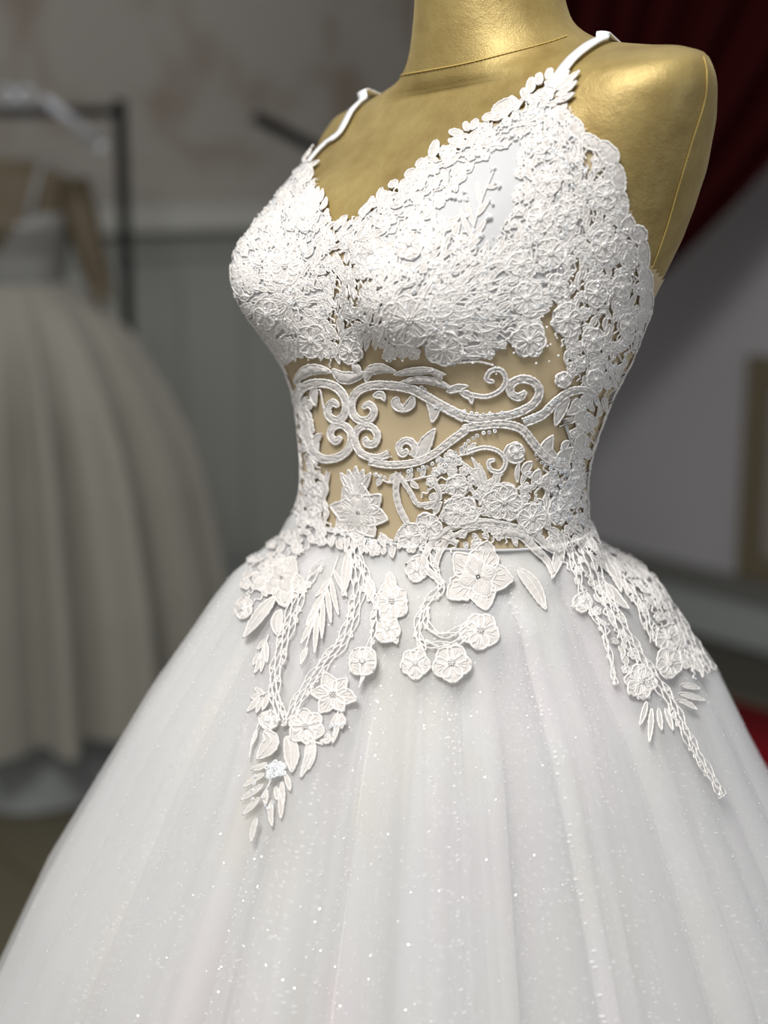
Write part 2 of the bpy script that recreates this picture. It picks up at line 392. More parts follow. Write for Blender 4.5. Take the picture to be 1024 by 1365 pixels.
def second_gown():
    Y = 2.34; c0 = at(14, 376, Y); cx, zw = c0.x, c0.z
    form = empty('dress_form', (cx, Y, .012), 'gold dress form wearing the cream gown by the rack', 'mannequin')
    def torso(off=0.0, z0=-.12, z1=.36, n=56):
        rows = [(-.12, .145, .11), (0, .118, .09), (.06, .126, .098), (.125, .140, .125), (.17, .150, .10), (.205, .156, .08), (.235, .145, .068), (.247, .11, .06), (.256, .07, .055), (.27, .062, .05)]
        zs = np.linspace(z0, z1, 40); V = []
        for z in zs:
            W = np.interp(z, [r[0] for r in rows], [r[1] for r in rows]) + off; D = np.interp(z, [r[0] for r in rows], [r[2] for r in rows]) + off
            for k in range(n):
                a = 2*PI*k/n; V.append((cx + W*math.cos(a), Y + D*math.sin(a), zw + z))
        return V, zs, n
    V, zs, n = torso(z1=.27)
    mesh_obj('torso', V, list(map(tuple, grid_faces(len(zs), n))) + [tuple(range(n-1, -1, -1)), tuple((len(zs)-1)*n + k for k in range(n))], 'gown_sheer', form)
    a = Acc(); a.tube([(cx, Y, .02), (cx, Y, zw - .11)], .02); a.build('pole', 'rack_metal', form)
    a = Acc(); a.lathe((cx, Y, 0.012), [(.19, 0), (.19, .015), (.03, .03)], 28); a.build('base', 'rack_metal', form)
    a = Acc()   # the form's padded arm hangs outside the bodice
    a.tube([(cx+.145, Y-.01, zw+.215), (cx+.168, Y-.02, zw+.15), (cx+.187, Y-.03, zw+.08), (cx+.205, Y-.03, zw+.01), (cx+.215, Y-.03, zw-.04)], [.045, .04, .034, .03, .022], sides=14); a.build('arm', 'gown_sheer', form)
    gown = empty('cream_gown', (cx, Y, .012), 'cream ball gown with sequinned bodice beside the rack', 'gown')
    V, zs, n = torso(.006, -.02, .17); V = np.array(V); Fc = []
    for q in grid_faces(len(zs), n):
        c = V[q].mean(0); dx = c[0]-cx; zz = c[2]-zw
        top = .155 if abs(dx) > .075 else .07 + 1.15*abs(dx)
        if c[1] > Y: top = .09
        if zz < top: Fc.append(tuple(q))
    mesh_obj('bodice', V, Fc, 'gown_sequin', gown)
    for s in (-1, 1):
        a = Acc(); a.tube([(cx+s*.075, Y-.112, zw+.15), (cx+s*.085, Y-.082, zw+.205), (cx+s*.09, Y-.03, zw+.252), (cx+s*.09, Y+.03, zw+.25), (cx+s*.085, Y+.085, zw+.17), (cx+s*.08, Y+.106, zw+.085)], .009); a.build('strap', 'gown_sequin', gown)
    rr = [(0, .125), (-.03, .165), (-.07, .215), (-.13, .255), (-.25, .305), (-.45, .365), (-.70, .410), (-.97, .430)]
    nu, nv = 360, 44; zz = np.linspace(0, -.97, nv); V = []
    for z in zz:
        R0 = np.interp(-z, [-r[0] for r in rr], [r[1] for r in rr]); am = .048*min(1, -z/.35)
        for k in range(nu):
            a = 2*PI*k/nu; r = R0 + am*(1.0*math.sin(a*15 + 1.2*math.sin(a*5)) + .35*math.sin(a*31))
            V.append((cx + r*math.cos(a), Y + r*math.sin(a), zw + z))
    o = mesh_obj('skirt', V, grid_faces(nv, nu), 'gown_cream', gown)
    zb = zw - .97
    V = []; nv = 14
    for j in range(nv):
        v = j/(nv-1)
        for k in range(nu):
            a = 2*PI*k/nu; r = .26 + .03*v + .012*v*math.sin(a*9 + 2*math.sin(a*3)); V.append((cx + r*math.cos(a), Y + r*math.sin(a), (zb + .12)*(1-v) + .016*v))
    mesh_obj('underskirt', V, grid_faces(nv, nu), 'cloth_white', gown)
second_gown()

# ================================================================== the dress form (torso measured in metres from the waist)
PSI = math.radians(48); ZW = 1.17
K = np.array([
[-.16,.165,.115,.130,-.005,2.0],[-.10,.152,.105,.118,-.004,2.0],[-.05,.132,.094,.098,0,2.0],[0.00,.118,.086,.086,0,2.0],
[.05,.120,.088,.086,0,2.05],[.10,.128,.090,.090,-.002,2.1],[.14,.135,.092,.095,-.004,2.15],[.18,.142,.090,.098,-.008,2.2],
[.22,.152,.084,.098,-.012,2.3],[.250,.164,.076,.094,-.016,2.4],[.272,.173,.070,.088,-.019,2.4],[.288,.177,.065,.080,-.020,2.3],
[.298,.174,.062,.072,-.021,2.2],[.304,.161,.060,.067,-.022,2.1],[.309,.132,.059,.063,-.022,2.0],[.314,.104,.058,.060,-.021,2.0],
[.320,.082,.057,.058,-.020,2.0],[.331,.066,.054,.055,-.018,2.0],[.352,.055,.051,.052,-.016,2.0],[.40,.0505,.049,.050,-.014,2.0],[.50,.050,.049,.050,-.012,2.0]])
SHIFT = [-.0067,-.0067,-.0067,-.0067,-.0067,-.0066,-.0064,-.0057,-.0044,-.0032,-.0029,-.0026,-.0013,-.0007,.0004,.0014,.0018,.001,.0015,.0045,.0092,.0149,.0198,.0216,.0215,.0204,.019,.0174,.0161,.0153,.0155,.0163,.0165,.0165,.0165,.0165,.0165,.0165,.0165]
WIDE = [.968,.968,.968,.968,.969,.972,.98,.996,1.011,.991,.972,.979,.996,1.021,1.064,1.075,1.088,1.133,1.159,1.144,1.097,1.029,.972,.941,.926,.92,.918,.919,.925,.941,.97,.998,1.006,1.014,1.015,1.008,.999,.991,.99]
KT = [min(1, 4*i/149) for i in range(38)] + [1.0]
def hermite(K, n):
    d = np.r_[0, np.cumsum(np.hypot(np.diff(K[:, 0]), np.diff(K[:, 1])))]; t = np.linspace(0, d[-1], n); m = np.gradient(K, d, axis=0); out = []
    for x in t:
        i = min(max(np.searchsorted(d, x)-1, 0), len(d)-2); h = d[i+1]-d[i]; s = (x-d[i])/h
        out.append((2*s**3-3*s**2+1)*K[i] + (s**3-2*s**2+s)*h*m[i] + (-2*s**3+3*s**2)*K[i+1] + (s**3-s**2)*h*m[i+1])
    return np.array(out)
def torso_grid(NR, NU):
    R = hermite(K, NR); tt = np.linspace(0, 1, NR)
    sh = np.interp(tt, KT, SHIFT); wd = np.interp(tt, KT, WIDE)
    u = np.linspace(0, 2*PI, NU, endpoint=False); c, s = np.cos(u)[None], np.sin(u)[None]
    z, W, Fd, B, yc, n = [R[:, i][:, None] for i in range(6)]
    x = W*np.sign(c)*np.abs(c)**(2/n); y = np.where(s > 0, Fd, B)*np.sign(s)*np.abs(s)**(2/n) + yc; zz = z + 0*x
    bust = 0
    for sx in (-1, 1):
        dz = zz - .165; sz = np.where(dz > 0, .058, .040); bust = bust + .040*np.exp(-((x - sx*.068)/.050)**2 - (dz/sz)**2)
    y = y + bust*np.clip(s*1.6, 0, 1)
    k = np.clip((zz-.16)/.14, 0, 1); k = k*k*(3-2*k)
    zz = zz + x*.075*k - (y+.02)*.25*np.clip((zz-.27)/.05, 0, 1)*np.clip((.39-zz)/.05, 0, 1)
    wx = (x*math.cos(PSI) - y*math.sin(PSI))*wd[:, None] + sh[:, None]; wy = -x*math.sin(PSI) - y*math.cos(PSI)
    return np.stack([wx, wy, zz + ZW], -1)
NR, NU = 300, 420
BODY = torso_grid(NR, NU)
def normals(G):
    du = np.roll(G, -1, 1) - np.roll(G, 1, 1); dv = np.gradient(G, axis=0); n = np.cross(du, dv)
    return n/(np.linalg.norm(n, axis=-1, keepdims=True) + 1e-12)
BN = normals(BODY)
if (BN[100]*(BODY[100]-BODY[100].mean(0))).sum() < 0: BN = -BN
FORM = empty('dress_form', (0, 0, .012), 'gold velvet dress form wearing the white beaded wedding dress', 'mannequin')
G2 = torso_grid(170, 200); fc = list(map(tuple, grid_faces(170, 200))) + [tuple(range(199, -1, -1)), tuple(169*200 + k for k in range(200))]
mesh_obj('torso', G2.reshape(-1, 3), fc, 'gold_velvet', FORM)
a = Acc(); a.tube([(0, 0, .03), (0, 0, ZW - .14)], .022, sides=14); a.build('pole', 'rack_metal', FORM)
a = Acc(); a.lathe((0, 0, .012), [(.22, 0), (.22, .02), (.05, .045), (.022, .06)], 36); a.build('base', 'dark_wood', FORM)

# ================================================================== the skirt
SZ = np.array([0,.01,.02,.035,.05,.07,.09,.115,.14,.17,.20,.24,.28,.33,.40,.5,.65,.8,1.0,1.15])
SL = np.array([.1039,.1170,.1300,.1426,.1552,.1705,.1838,.2014,.2188,.2368,.2550,.2792,.3038,.3282,.3623,.4111,.4842,.5573,.6548,.7280])
SR = np.array([.1158,.1270,.1379,.1503,.1611,.1737,.1882,.2086,.2216,.2367,.2536,.2765,.2994,.3224,.3545,.4004,.4692,.5380,.6298,.6986])
AX = -.004
# radius of the torso around the skirt's axis, by depth below the waist and angle
_th = np.linspace(-PI, PI, 361); _zz = np.linspace(0, -.15, 16); _tr = np.zeros((16, 361))
_rows = BODY[:, :, 2].mean(1) - ZW
for i, z in enumerate(_zz):
    r = BODY[np.abs(_rows - z).argmin()]; an = np.arctan2(r[:, 1], r[:, 0]-AX); q = np.hypot(r[:, 0]-AX, r[:, 1]); o = an.argsort()
    _tr[i] = np.interp(_th, an[o], q[o], period=2*PI)
def torso_r(th, d):
    th = (th + PI) % (2*PI) - PI; fi = np.clip(d/.15*15, 0, 15); i0 = np.clip(fi.astype(int), 0, 14); fr = fi - i0
    fj = (th + PI)/(2*PI)*360; j0 = np.clip(fj.astype(int), 0, 359); fq = fj - j0
    g = lambda i, j: _tr[i, j]
    return (g(i0, j0)*(1-fq) + g(i0, j0+1)*fq)*(1-fr) + (g(i0+1, j0)*(1-fq) + g(i0+1, j0+1)*fq)*fr
def skirt_r(th, d):
    """outer radius of the skirt at angle th, d metres below the waist seam"""
    th, d = np.broadcast_arrays(np.asarray(th, float), np.asarray(d, float))
    w_ = (1 + np.cos(th))/2; r = np.interp(d, SZ, SL)*(1-w_) + np.interp(d, SZ, SR)*w_
    fr = np.interp(d, [0, .15], [.95, 1.0]); r = r*np.sqrt(np.cos(th)**2 + (fr*np.sin(th))**2)
    tr = torso_r(th, np.minimum(d, .15)) + .0025
    k = np.clip(d/.05, 0, 1); k = k*k*(3-2*k)
    base = tr*(1-k) + np.maximum(r, tr)*k
    return np.where(d > .15, r, np.maximum(base, np.minimum(r, tr + .35*d + .002)))
DRESS = empty('wedding_dress', (0, 0, .012), 'white wedding dress with beaded lace bodice and full glitter tulle skirt', 'dress')
dd = np.r_[np.linspace(0, .10, 22), np.linspace(.11, .36, 30), np.linspace(.40, 1.125, 16)]
def sheet(name, mat, inset, amp, over, ks, seed, ns=1500, uvs=None, z0=0.0):
    g = np.random.default_rng(seed); s = np.linspace(0, 2*PI, ns, endpoint=False)[None]; d = dd[:, None] + z0
    grow = np.clip(d/.30, 0, 1.2)
    th = s + 0*d; rad = 0*th
    for k in ks:
        ph, wob, q = g.uniform(0, 2*PI), g.uniform(.3, .9), g.integers(2, 5)
        arg = k*s + ph + wob*np.sin(q*s + g.uniform(0, 6))
        loc = .45 + .55*np.sin(g.integers(2, 7)*s + g.uniform(0, 6))**2
        th = th + over/k*loc*np.sin(arg)*np.clip(.25 + d/.22, 0, 1)
        rad = rad + amp/len(ks)*loc*(np.cos(arg) - 1)*grow*(14/k)**.4
    r = skirt_r(th, d) - inset*np.clip(d/.06, .12, 1)*(1 + 1.6*np.clip((d-.1)/.3, 0, 1)) + rad
    floor_r = torso_r(th, np.minimum(d, .15)) + .0015
    r = np.where(d < .15, np.maximum(r, floor_r), r)
    G = np.stack([AX + r*np.cos(th), r*np.sin(th), np.broadcast_to(ZW - d, r.shape)], -1)
    uv = None
    if uvs: uv = np.stack([np.broadcast_to(s/(2*PI)*uvs, r.shape) * 1.0, np.broadcast_to(np.interp(d, dd + z0, np.r_[0, np.cumsum(np.hypot(np.diff(dd), np.diff(np.interp(dd, SZ, SL))))])*uvs/1.75, r.shape)], -1).reshape(-1, 2)
    return mesh_obj(name, G.reshape(-1, 3), grid_faces(len(dd), ns), mat, DRESS, uv=uv), G
lin, _ = sheet('skirt_lining', 'skirt_satin', .014, .072, .55, (17, 29), 3, 900)
lin['label'] = 'opaque ivory satin underskirt'
gl, GG = sheet('glitter_tulle', 'tulle_glitter', .007, .055, 1.1, (19, 33), 5, 1500, 520)
gl['label'] = 'dotted glitter tulle layer'
t1, _ = sheet('tulle_layer', 'tulle_outer', .002, .030, 2.3, (29,), 11, 1700)
t2, GG = sheet('tulle_layer', 'tulle_top', .000, .056, 2.6, (21,), 23, 1700)
# loose glitter caught in the tulle: uncountable flakes
gm = Acc(); H, Wd = GG.shape[:2]
gw = np.random.default_rng(99)
for q in range(17000):
    i = int(np.interp(gw.random()**.8, [0, 1], [4, 50])); j = gw.integers(Wd); fr_ = gw.random(); p = Vector(GG[i, j]*(1-fr_) + GG[i+1, j]*fr_); n = Vector((p.x, p.y, .3)).normalized()
    if p.y > .12: continue
    p = p + n*gw.uniform(.0004, .001); e = n.orthogonal().normalized(); e.rotate(Matrix.Rotation(gw.uniform(0, 6.28), 3, n))
    ax = Vector(gw.normal(0, 1, 3)).normalized(); n2 = (n + ax*.4).normalized(); e = n2.orthogonal().normalized(); f = n2.cross(e); r = gw.uniform(.00022, .00055)
    gm.add([p + (e*math.cos(t) + f*math.sin(t))*r for t in (0, 1.257, 2.513, 3.77, 5.027)], [(0, 1, 2, 3, 4)])
g = gm.build('glitter_flakes', 'glitter', DRESS, False); g['kind'] = 'stuff'

# ================================================================== bodice shells
def shell(off, keep, name, mat):
    G = BODY + BN*off; P = G.reshape(-1, 3); Fq = grid_faces(NR, NU); C = P[Fq].mean(1); N = BN.reshape(-1, 3)[Fq].mean(1)
    px, py = proj(C); vis = ((CAM - C)*N).sum(1) > 0
    m = keep(px, py, vis, C); Fq = Fq[m]; used = np.unique(Fq); mp = np.zeros(len(P), int); mp[used] = np.arange(len(used))
    return mesh_obj(name, P[used], mp[Fq], mat, DRESS)
NECK = [(280,200),(412,213),(424,255),(437,300),(470,294),(520,264),(580,218),(640,172),(700,142),(738,112),(772,160),(818,215),(832,255),(850,310),(866,350),(905,400),(905,800),(280,800)]
CUP_NEAR = [(447,303),(520,270),(640,180),(728,130),(770,190),(790,260),(775,330),(745,395),(700,445),(640,478),(592,490),(566,470),(548,430),(500,380),(462,345)]
CUP_FAR = [(280,200),(410,218),(424,262),(436,303),(440,345),(430,410),(400,450),(372,480),(330,470),(280,400)]
zlow = lambda C: C[:, 2] > ZW - .012
illusion = shell(.0012, lambda px, py, v, C: zlow(C) & np.where(v, inpoly(px, py, NECK), C[:, 2] < ZW + .155), 'illusion_mesh', 'illusion_net')
illusion['label'] = 'sheer nude net of the bodice'
cup1 = shell(.0020, lambda px, py, v, C: v & inpoly(px, py, CUP_NEAR), 'cup_lining', 'satin_white')
cup2 = shell(.0020, lambda px, py, v, C: np.where(v, inpoly(px, py, CUP_FAR), (C[:, 0] < -.05) & (C[:, 2] > ZW + .11) & (C[:, 2] < ZW + .225) & (C[:, 1] < .10)), 'cup_lining', 'satin_white')

# ================================================================== laying lace on the cloth
_P = (BODY + BN*.0024).reshape(-1, 3); _F = grid_faces(NR, NU)
_th2 = np.linspace(0, 2*PI, 480, endpoint=False); _d2 = np.linspace(0, .40, 110)
_r2 = skirt_r(_th2[None], _d2[:, None]) + .0012
_S = np.stack([AX + _r2*np.cos(_th2), _r2*np.sin(_th2), np.broadcast_to(ZW - _d2[:, None], _r2.shape)], -1).reshape(-1, 3)
_SF = grid_faces(110, 480)[:, ::-1] + len(_P)
CLOTH = BVHTree.FromPolygons([tuple(v) for v in np.vstack([_P, _S])], [tuple(int(i) for i in f) for f in np.vstack([_F, _SF])])
class SightMap:
    """photo pixel -> point and normal on the cloth"""
    def __init__(s): s.o = Vector(CAM); s.last = 1.0
    def __call__(s, x, y):
        d = ray(x, y); h = CLOTH.ray_cast(s.o, d, 3.0)
        if h[0] is None:
            q = CLOTH.find_nearest(s.o + d*s.last); p, n = q[0], q[1]
        else: p, n = h[0], h[1]; s.last = h[3]
        if n.dot(d) > 0: n = -n
        return p, n
class SideMap:
    """the same, looking level from any other side (x, y in 1/1850 m on a plane through the body's axis)"""
    def __init__(s, az, c=(0, 0, 1.29)):
        s.d = Vector((math.cos(az), math.sin(az), 0)); s.r = Vector((s.d.y, -s.d.x, 0)); s.c = Vector(c); s.lastp = s.c - s.d*.15
    def __call__(s, x, y):
        o = s.c + s.r*(x/1850) + Vector((0, 0, -y/1850)) - s.d*1.5; h = CLOTH.ray_cast(o, s.d, 3.0)
        if h[0] is None: q = CLOTH.find_nearest(o + s.d*1.4); p, n = q[0], q[1]
        else: p, n = h[0], h[1]
        if n.dot(s.d) > 0: n = -n
        return p, n
SM = SightMap()
def spline(P, step=2.4, closed=False):
    P = [np.array(p, float) for p in P]; n = len(P); out = []
    for i in range(n if closed else n-1):
        g = (lambda k: P[k % n]) if closed else (lambda k: P[min(max(k, 0), n-1)])
        a, b, c, d = g(i-1), g(i), g(i+1), g(i+2); m = max(2, int(np.linalg.norm(c-b)/step + .5))
        for k in range(m):
            t = k/m; out.append(.5*((2*b) + (c-a)*t + (2*a-5*b+4*c-d)*t*t + (3*b-a-3*c+d)*t**3))
    if not closed: out.append(P[-1])
    return out
def cord(A, P, r=.00075, mi=1, M=None, lift=.5, step=2.4, smooth=True, closed=False, taper=False):
    M = M or SM; Q = spline(P, step, closed) if smooth else P; pts = []; rad = []
    for i, q in enumerate(Q):
        p, n = M(q[0], q[1]); rr = r*(1 + .22*math.sin(i*2.1) + random.uniform(-.12, .12))
        if taper: rr *= max(.35, math.sin(PI*min(1, .12 + .88*i/max(1, len(Q)-1)))**.5)
        pts.append(p + n*(r*lift + random.uniform(0, .15)*r)); rad.append(rr)
    A.tube(pts, rad, mi, 5, closed)
def band(A, P, wf, h=.0008, M=None, mi=0, edge=.0006, step=2.6, across=7, rib=None, mid=False, base=.0002, smooth=True, ragged=.07):
    """embroidered strip along P (pixels), width wf(t); optional cord round its outline"""
    M = M or SM; Q = spline(P, step) if smooth else [np.array(p, float) for p in P]
    L = len(Q)
    if L < 3: return
    cum = np.r_[0, np.cumsum([np.linalg.norm(Q[i+1]-Q[i]) for i in range(L-1)])]; cum /= cum[-1]
    V = []; left = []; right = []
    for i in range(L):
        t = Q[min(i+1, L-1)] - Q[max(i-1, 0)]; t = t/(np.linalg.norm(t)+1e-9); nn = np.array([-t[1], t[0]]); wd = max(.25, wf(cum[i])*random.uniform(1-ragged, 1+ragged))
        for k in range(across):
            a = -1 + 2*k/(across-1); q = Q[i] + nn*a*wd/2; p, n = M(q[0], q[1])
            hh = base + h*(max(0, 1-a*a)**.6)*(random.uniform(.55, 1.35)) * (min(1, wd/6))
            if rib: hh *= 1 + .22*math.sin(cum[i]*rib + abs(a)*2)
            V.append(p + n*hh)
        left.append(Q[i] - nn*wd/2); right.append(Q[i] + nn*wd/2)
    A.add(V, [(i*across+k, i*across+k+1, (i+1)*across+k+1, (i+1)*across+k) for i in range(L-1) for k in range(across-1)], mi)
    if edge:
        out = left + [Q[-1]] + right[::-1]
        cord(A, out, edge, 1, M, smooth=False, lift=.9)
    if mid: cord(A, Q[1:-2], (edge or .0006)*.85, 1, M, smooth=False, lift=2.0)
def petal_w(w, tip=.42): return lambda t: w*(min(1, (t+.06)*1.9)**.8)*(max(0, 1-t)**tip)*(1.18 + .5*(tip-.42))
def leaf_w(w): return lambda t: w*math.sin(PI*min(1, max(0, t))**.85)**.8
LACE = ['lace_fill', 'lace_cord']
def part(A, name, label=None, parent=None, mats=LACE):
    o = A.build(name, mats, parent or DRESS)
    if label: o['label'] = label
    return o
def bead(A, x, y, r, M=None, mi=0, lift=1.0, M2=None):
    M = M or SM; p, n = M(x, y); c = p + n*(r*lift + .0006); e = n.orthogonal().normalized(); f = n.cross(e)
    V = [c + n*r]; 
    for k in range(6): V.append(c + (e*math.cos(k*PI/3) + f*math.sin(k*PI/3))*r)
    V.append(c - n*r*.6)
    A.add(V, [(0, k+1, (k+1) % 6 + 1) for k in range(6)] + [(7, (k+1) % 6 + 1, k+1) for k in range(6)], mi)
SEQ = Acc()
def sequin(x, y, r=.0014, M=None):
    M = M or SM; p, n = M(x, y); n = (n + Vector((random.gauss(0, .22), random.gauss(0, .22), random.gauss(0, .22)))).normalized(); c = p + n*.0014; e = n.orthogonal().normalized(); f = n.cross(e); V = []
    for rr, hh in ((r, 0), (r*.66, .0003), (r*.36, .0001)):
        for k in range(9):
            an = 2*PI*k/9; V.append(c + (e*math.cos(an) + f*math.sin(an))*rr + n*hh)
    SEQ.add(V, [(i*9+k, i*9+(k+1) % 9, (i+1)*9+(k+1) % 9, (i+1)*9+k) for i in range(2) for k in range(9)])
def flower(x, y, r, n=5, rot=0, sq=1.0, M=None, name='lace_flower', layers=1, rad=None, wide=1.15, tip=.42):
    """embroidered flower: knot of beads, each petal its own piece; sq squeezes it sideways where the cloth turns away"""
    M = M or SM; A = Acc(); tr = lambda a, q: (x + q*math.cos(a)*sq, y + q*math.sin(a))
    for k in range(7):
        an = k*2*PI/6 if k else 0; bead(A, *tr(an, 0 if k == 0 else r*.11), .0009, M, 1)
    o = part(A, name)
    for lay in range(layers):
        rr0 = r*(1 - .42*lay); m = n if lay == 0 else max(4, n-1)
        for k in range(m):
            an = rot + 2*PI*k/m + lay*PI/m + random.uniform(-.08, .08); rr = rr0*random.uniform(.9, 1.08)*(rad[k] if rad and lay == 0 else 1); b = random.uniform(-.1, .1)
            P = [tr(an, rr*.10), tr(an + b*.5, rr*.55), tr(an + b, rr)]; Pt = Acc()
            band(Pt, P, petal_w(2*rr*math.sin(PI/m)*wide*(.5 + .5*sq), tip), .0006 + .0006*lay, M, mid=False, edge=.00082, ragged=.10, across=7, base=.0003 + .0007*lay)
            for s in (-.45, -.15, .15, .45):
                cord(Pt, [tr(an + s*.4, rr*.18), tr(an + s*.75, rr*.55), tr(an + s*.8, rr*(.80 - abs(s)*.3))], .00040, 1, M, lift=2.6 + 2*lay, step=3)
            part(Pt, 'petal', parent=o)
    return o
def leaf(P, wd, name='lace_leaf', M=None, mid=True, label=None, h=.0009):
    A = Acc(); band(A, P, leaf_w(wd), h, M, mid=mid, edge=.0007); return part(A, name, label)
def scroll(P, w0, w1, name='lace_scroll', rib=0, edge=.00075):
    """corded scroll: strip with raised edge cords, ending in a curl"""
    A = Acc(); band(A, P, lambda t: w0 + (w1-w0)*t + (0 if t < .97 else -(w1*.5)*(t-.97)/.03), .0012, None, edge=edge, rib=rib, across=9, step=1.8); return part(A, name)
def sprig(stem, leaflets, name='lace_sprig', r=.0007, wd=5):
    """stem with narrow drops: leaflets are (from, to) pairs"""
    A = Acc(); cord(A, stem, r)
    for (p, q) in leaflets:
        m = ((p[0]+q[0])/2 + random.uniform(-1.5, 1.5), (p[1]+q[1])/2 + random.uniform(-1.5, 1.5)); band(A, [p, m, q], leaf_w(wd), .0009, edge=.00055, across=5)
    return part(A, name)
def oval(x, y, a, b, rot=0, name='lace_scallop'):
    c, s = math.cos(rot), math.sin(rot); A = Acc(); P = [(x - c*a, y - s*a), (x, y), (x + c*a, y + s*a)]
    band(A, P, lambda t: 2*b*math.sqrt(max(0, 1-(2*t-1)**2)), .0010, edge=.0007, step=2.0); return part(A, name)

# ================================================================== straps and stitched seams
def ribbon3(P, wd, name, mat, parent, thick=.0012):
    P = [Vector(p) for p in P]; V = []; n = len(P)
    for i, p in enumerate(P):
        t = (P[min(i+1, n-1)] - P[max(i-1, 0)]).normalized(); nn = CLOTH.find_nearest(p)[1]
        c = Vector((.0, .0, 1.40)); 
        if nn.dot(p - c) < 0: nn = -nn
        sd = t.cross(nn).normalized()
        for (a, h) in ((-1, .0), (-1, thick), (-.3, thick*1.35), (.3, thick*1.35), (1, thick), (1, 0)): V.append(p + sd*a*wd/2 + nn*h)
    return mesh_obj(name, V, grid_faces(n, 6), mat, parent)
def smooth3(P, m=6):
    return [Vector(q) for q in spline3(P, m)]
def spline3(P, m):
    P = [np.array(p, float) for p in P]; n = len(P); out = []
    for i in range(n-1):
        g = lambda k: P[min(max(k, 0), n-1)]; a, b, c, d = g(i-1), g(i), g(i+1), g(i+2)
        for k in range(m):
            t = k/m; out.append(.5*((2*b) + (c-a)*t + (2*a-5*b+4*c-d)*t*t + (3*b-a-3*c+d)*t**3))
    out.append(P[-1]); return out
BACK = Vector((math.sin(PSI), math.cos(PSI), 0))
def strap(pix, over, down, away):
    """up the chest, over the top of the shoulder, down the back"""
    P = [SM(*q)[0] for q in pix]; e = P[-1]
    for b in over:
        h = CLOTH.ray_cast(Vector((e.x, e.y, 1.9)) + Vector(away)*b, Vector((0, 0, -1)), 2)
        if h[0] is not None: P.append(h[0])
    q = P[-1]
    for dz in down:
        h = CLOTH.ray_cast(q + BACK*.5 + Vector((0, 0, -dz)), -BACK, 1)
        if h[0] is not None: P.append(h[0])
    return ribbon3(smooth3(P, 5), .0088, 'strap', 'satin_strap', DRESS)
strap([(736, 118), (748, 98), (762, 80), (777, 67)], (.016, .030, .042), (.035, .065, .10, .13), (.52, .85, 0))
strap([(410, 218), (423, 202), (438, 188), (453, 177)], (.016, .030, .042), (.035, .065, .10, .125), (.55, .83, 0))
def seam(pix, name):
    A = Acc(); pts = []; Q = spline(pix, 3)
    for i, q in enumerate(Q):
        p, n = SM(*q); pts.append(p - n*.0019 + n*(.0003 if i % 2 else -.0001))
    A.tube(pts, .00042, 0, 5); A.build(name, 'gold_thread', FORM)
seam([(531, 99), (570, 93), (620, 83), (680, 67), (730, 53), (757, 44)], 'neck_seam')
seam([(941, 73), (946, 95), (943, 135), (926, 190), (908, 250), (892, 305), (878, 345), (866, 375)], 'arm_seam')

# ================================================================== lace of the bodice
c1 = lambda x, y: (300 + x/2.844, y/2.844)
c2 = lambda x, y: (600 + x/2.844, y/2.844)
c3 = lambda x, y: (340 + x/3.657, 440 + y/3.657)
c4 = lambda x, y: (580 + x/3.657, 440 + y/3.657)
c5 = lambda x, y: (280 + x/2.844, 680 + y/2.844)
c6 = lambda x, y: (520 + x/2.226, 680 + y/2.226)
c7 = lambda x, y: (300 + x/5.12, 180 + y/5.12)
def T(c, P): return [c(*p) for p in P]

# --- the four mirrored curls and their sweeping scrolls at the waist
scroll(T(c3, [(212,410),(205,345),(232,285),(300,258),(380,268),(432,312),(450,370),(436,420),(400,440),(366,420),(360,380),(384,352),(410,372)]), 11, 8, rib=60)
scroll(T(c3, [(1024,425),(920,372),(840,325),(760,285),(660,268),(570,270),(505,300),(477,350),(482,408),(522,442),(570,428),(584,390),(560,362),(530,378)]), 12, 8, rib=90)
scroll(T(c3, [(250,440),(262,520),(292,598),(352,630),(430,610),(470,560),(470,500),(432,462),(388,472),(372,510),(396,542),(424,522)]), 10, 8, rib=60)
scroll(T(c3, [(660,600),(600,622),(530,606),(497,560),(492,510),(522,472),(570,472),(600,510),(588,552),(552,556),(542,524)]), 8, 8, rib=60)
scroll(T(c3, [(560,640),(640,655),(720,655),(800,640),(880,600),(950,545),(1030,485)])+T(c4, [(140,480),(240,462),(340,458),(420,482),(470,540),(520,602),(580,650),(650,690)]), 8, 10, rib=180)
scroll(T(c3, [(770,615),(785,580),(765,545),(730,540),(705,568),(720,605),(748,585)]), 8, 7)
for P, w_ in (([(700,325),(690,360),(730,395)], 12), ([(770,320),(760,360),(715,398)], 12), ([(840,330),(875,380),(866,450)], 14), ([(800,650),(830,560),(880,480)], 17),
              ([(300,275),(290,320),(300,370)], 10), ([(250,360),(235,400),(245,440)], 8), ([(330,505),(300,540),(310,600)], 9), ([(580,320),(620,315),(635,345)], 9), ([(265,430),(240,480),(255,560)], 9)):
    leaf(T(c3, P), w_, mid=False)
scroll(T(c4, [(-20,335),(80,392),(180,430),(300,424),(400,402),(478,358),(508,300),(480,252),(420,237),(372,262),(370,306),(408,326),(440,300)]), 10, 9, rib=110)
scroll(T(c4, [(170,312),(250,322),(318,292),(345,242),(320,194),(272,197),(252,238),(286,250)]), 4.5, 4.5)
scroll(T(c4, [(430,450),(520,412),(582,352),(650,302),(722,290),(780,312)]), 11, 8, rib=60)
scroll(T(c4, [(165,592),(240,572),(310,590),(344,640),(320,688),(272,680),(262,642),(290,632)]), 4, 4)
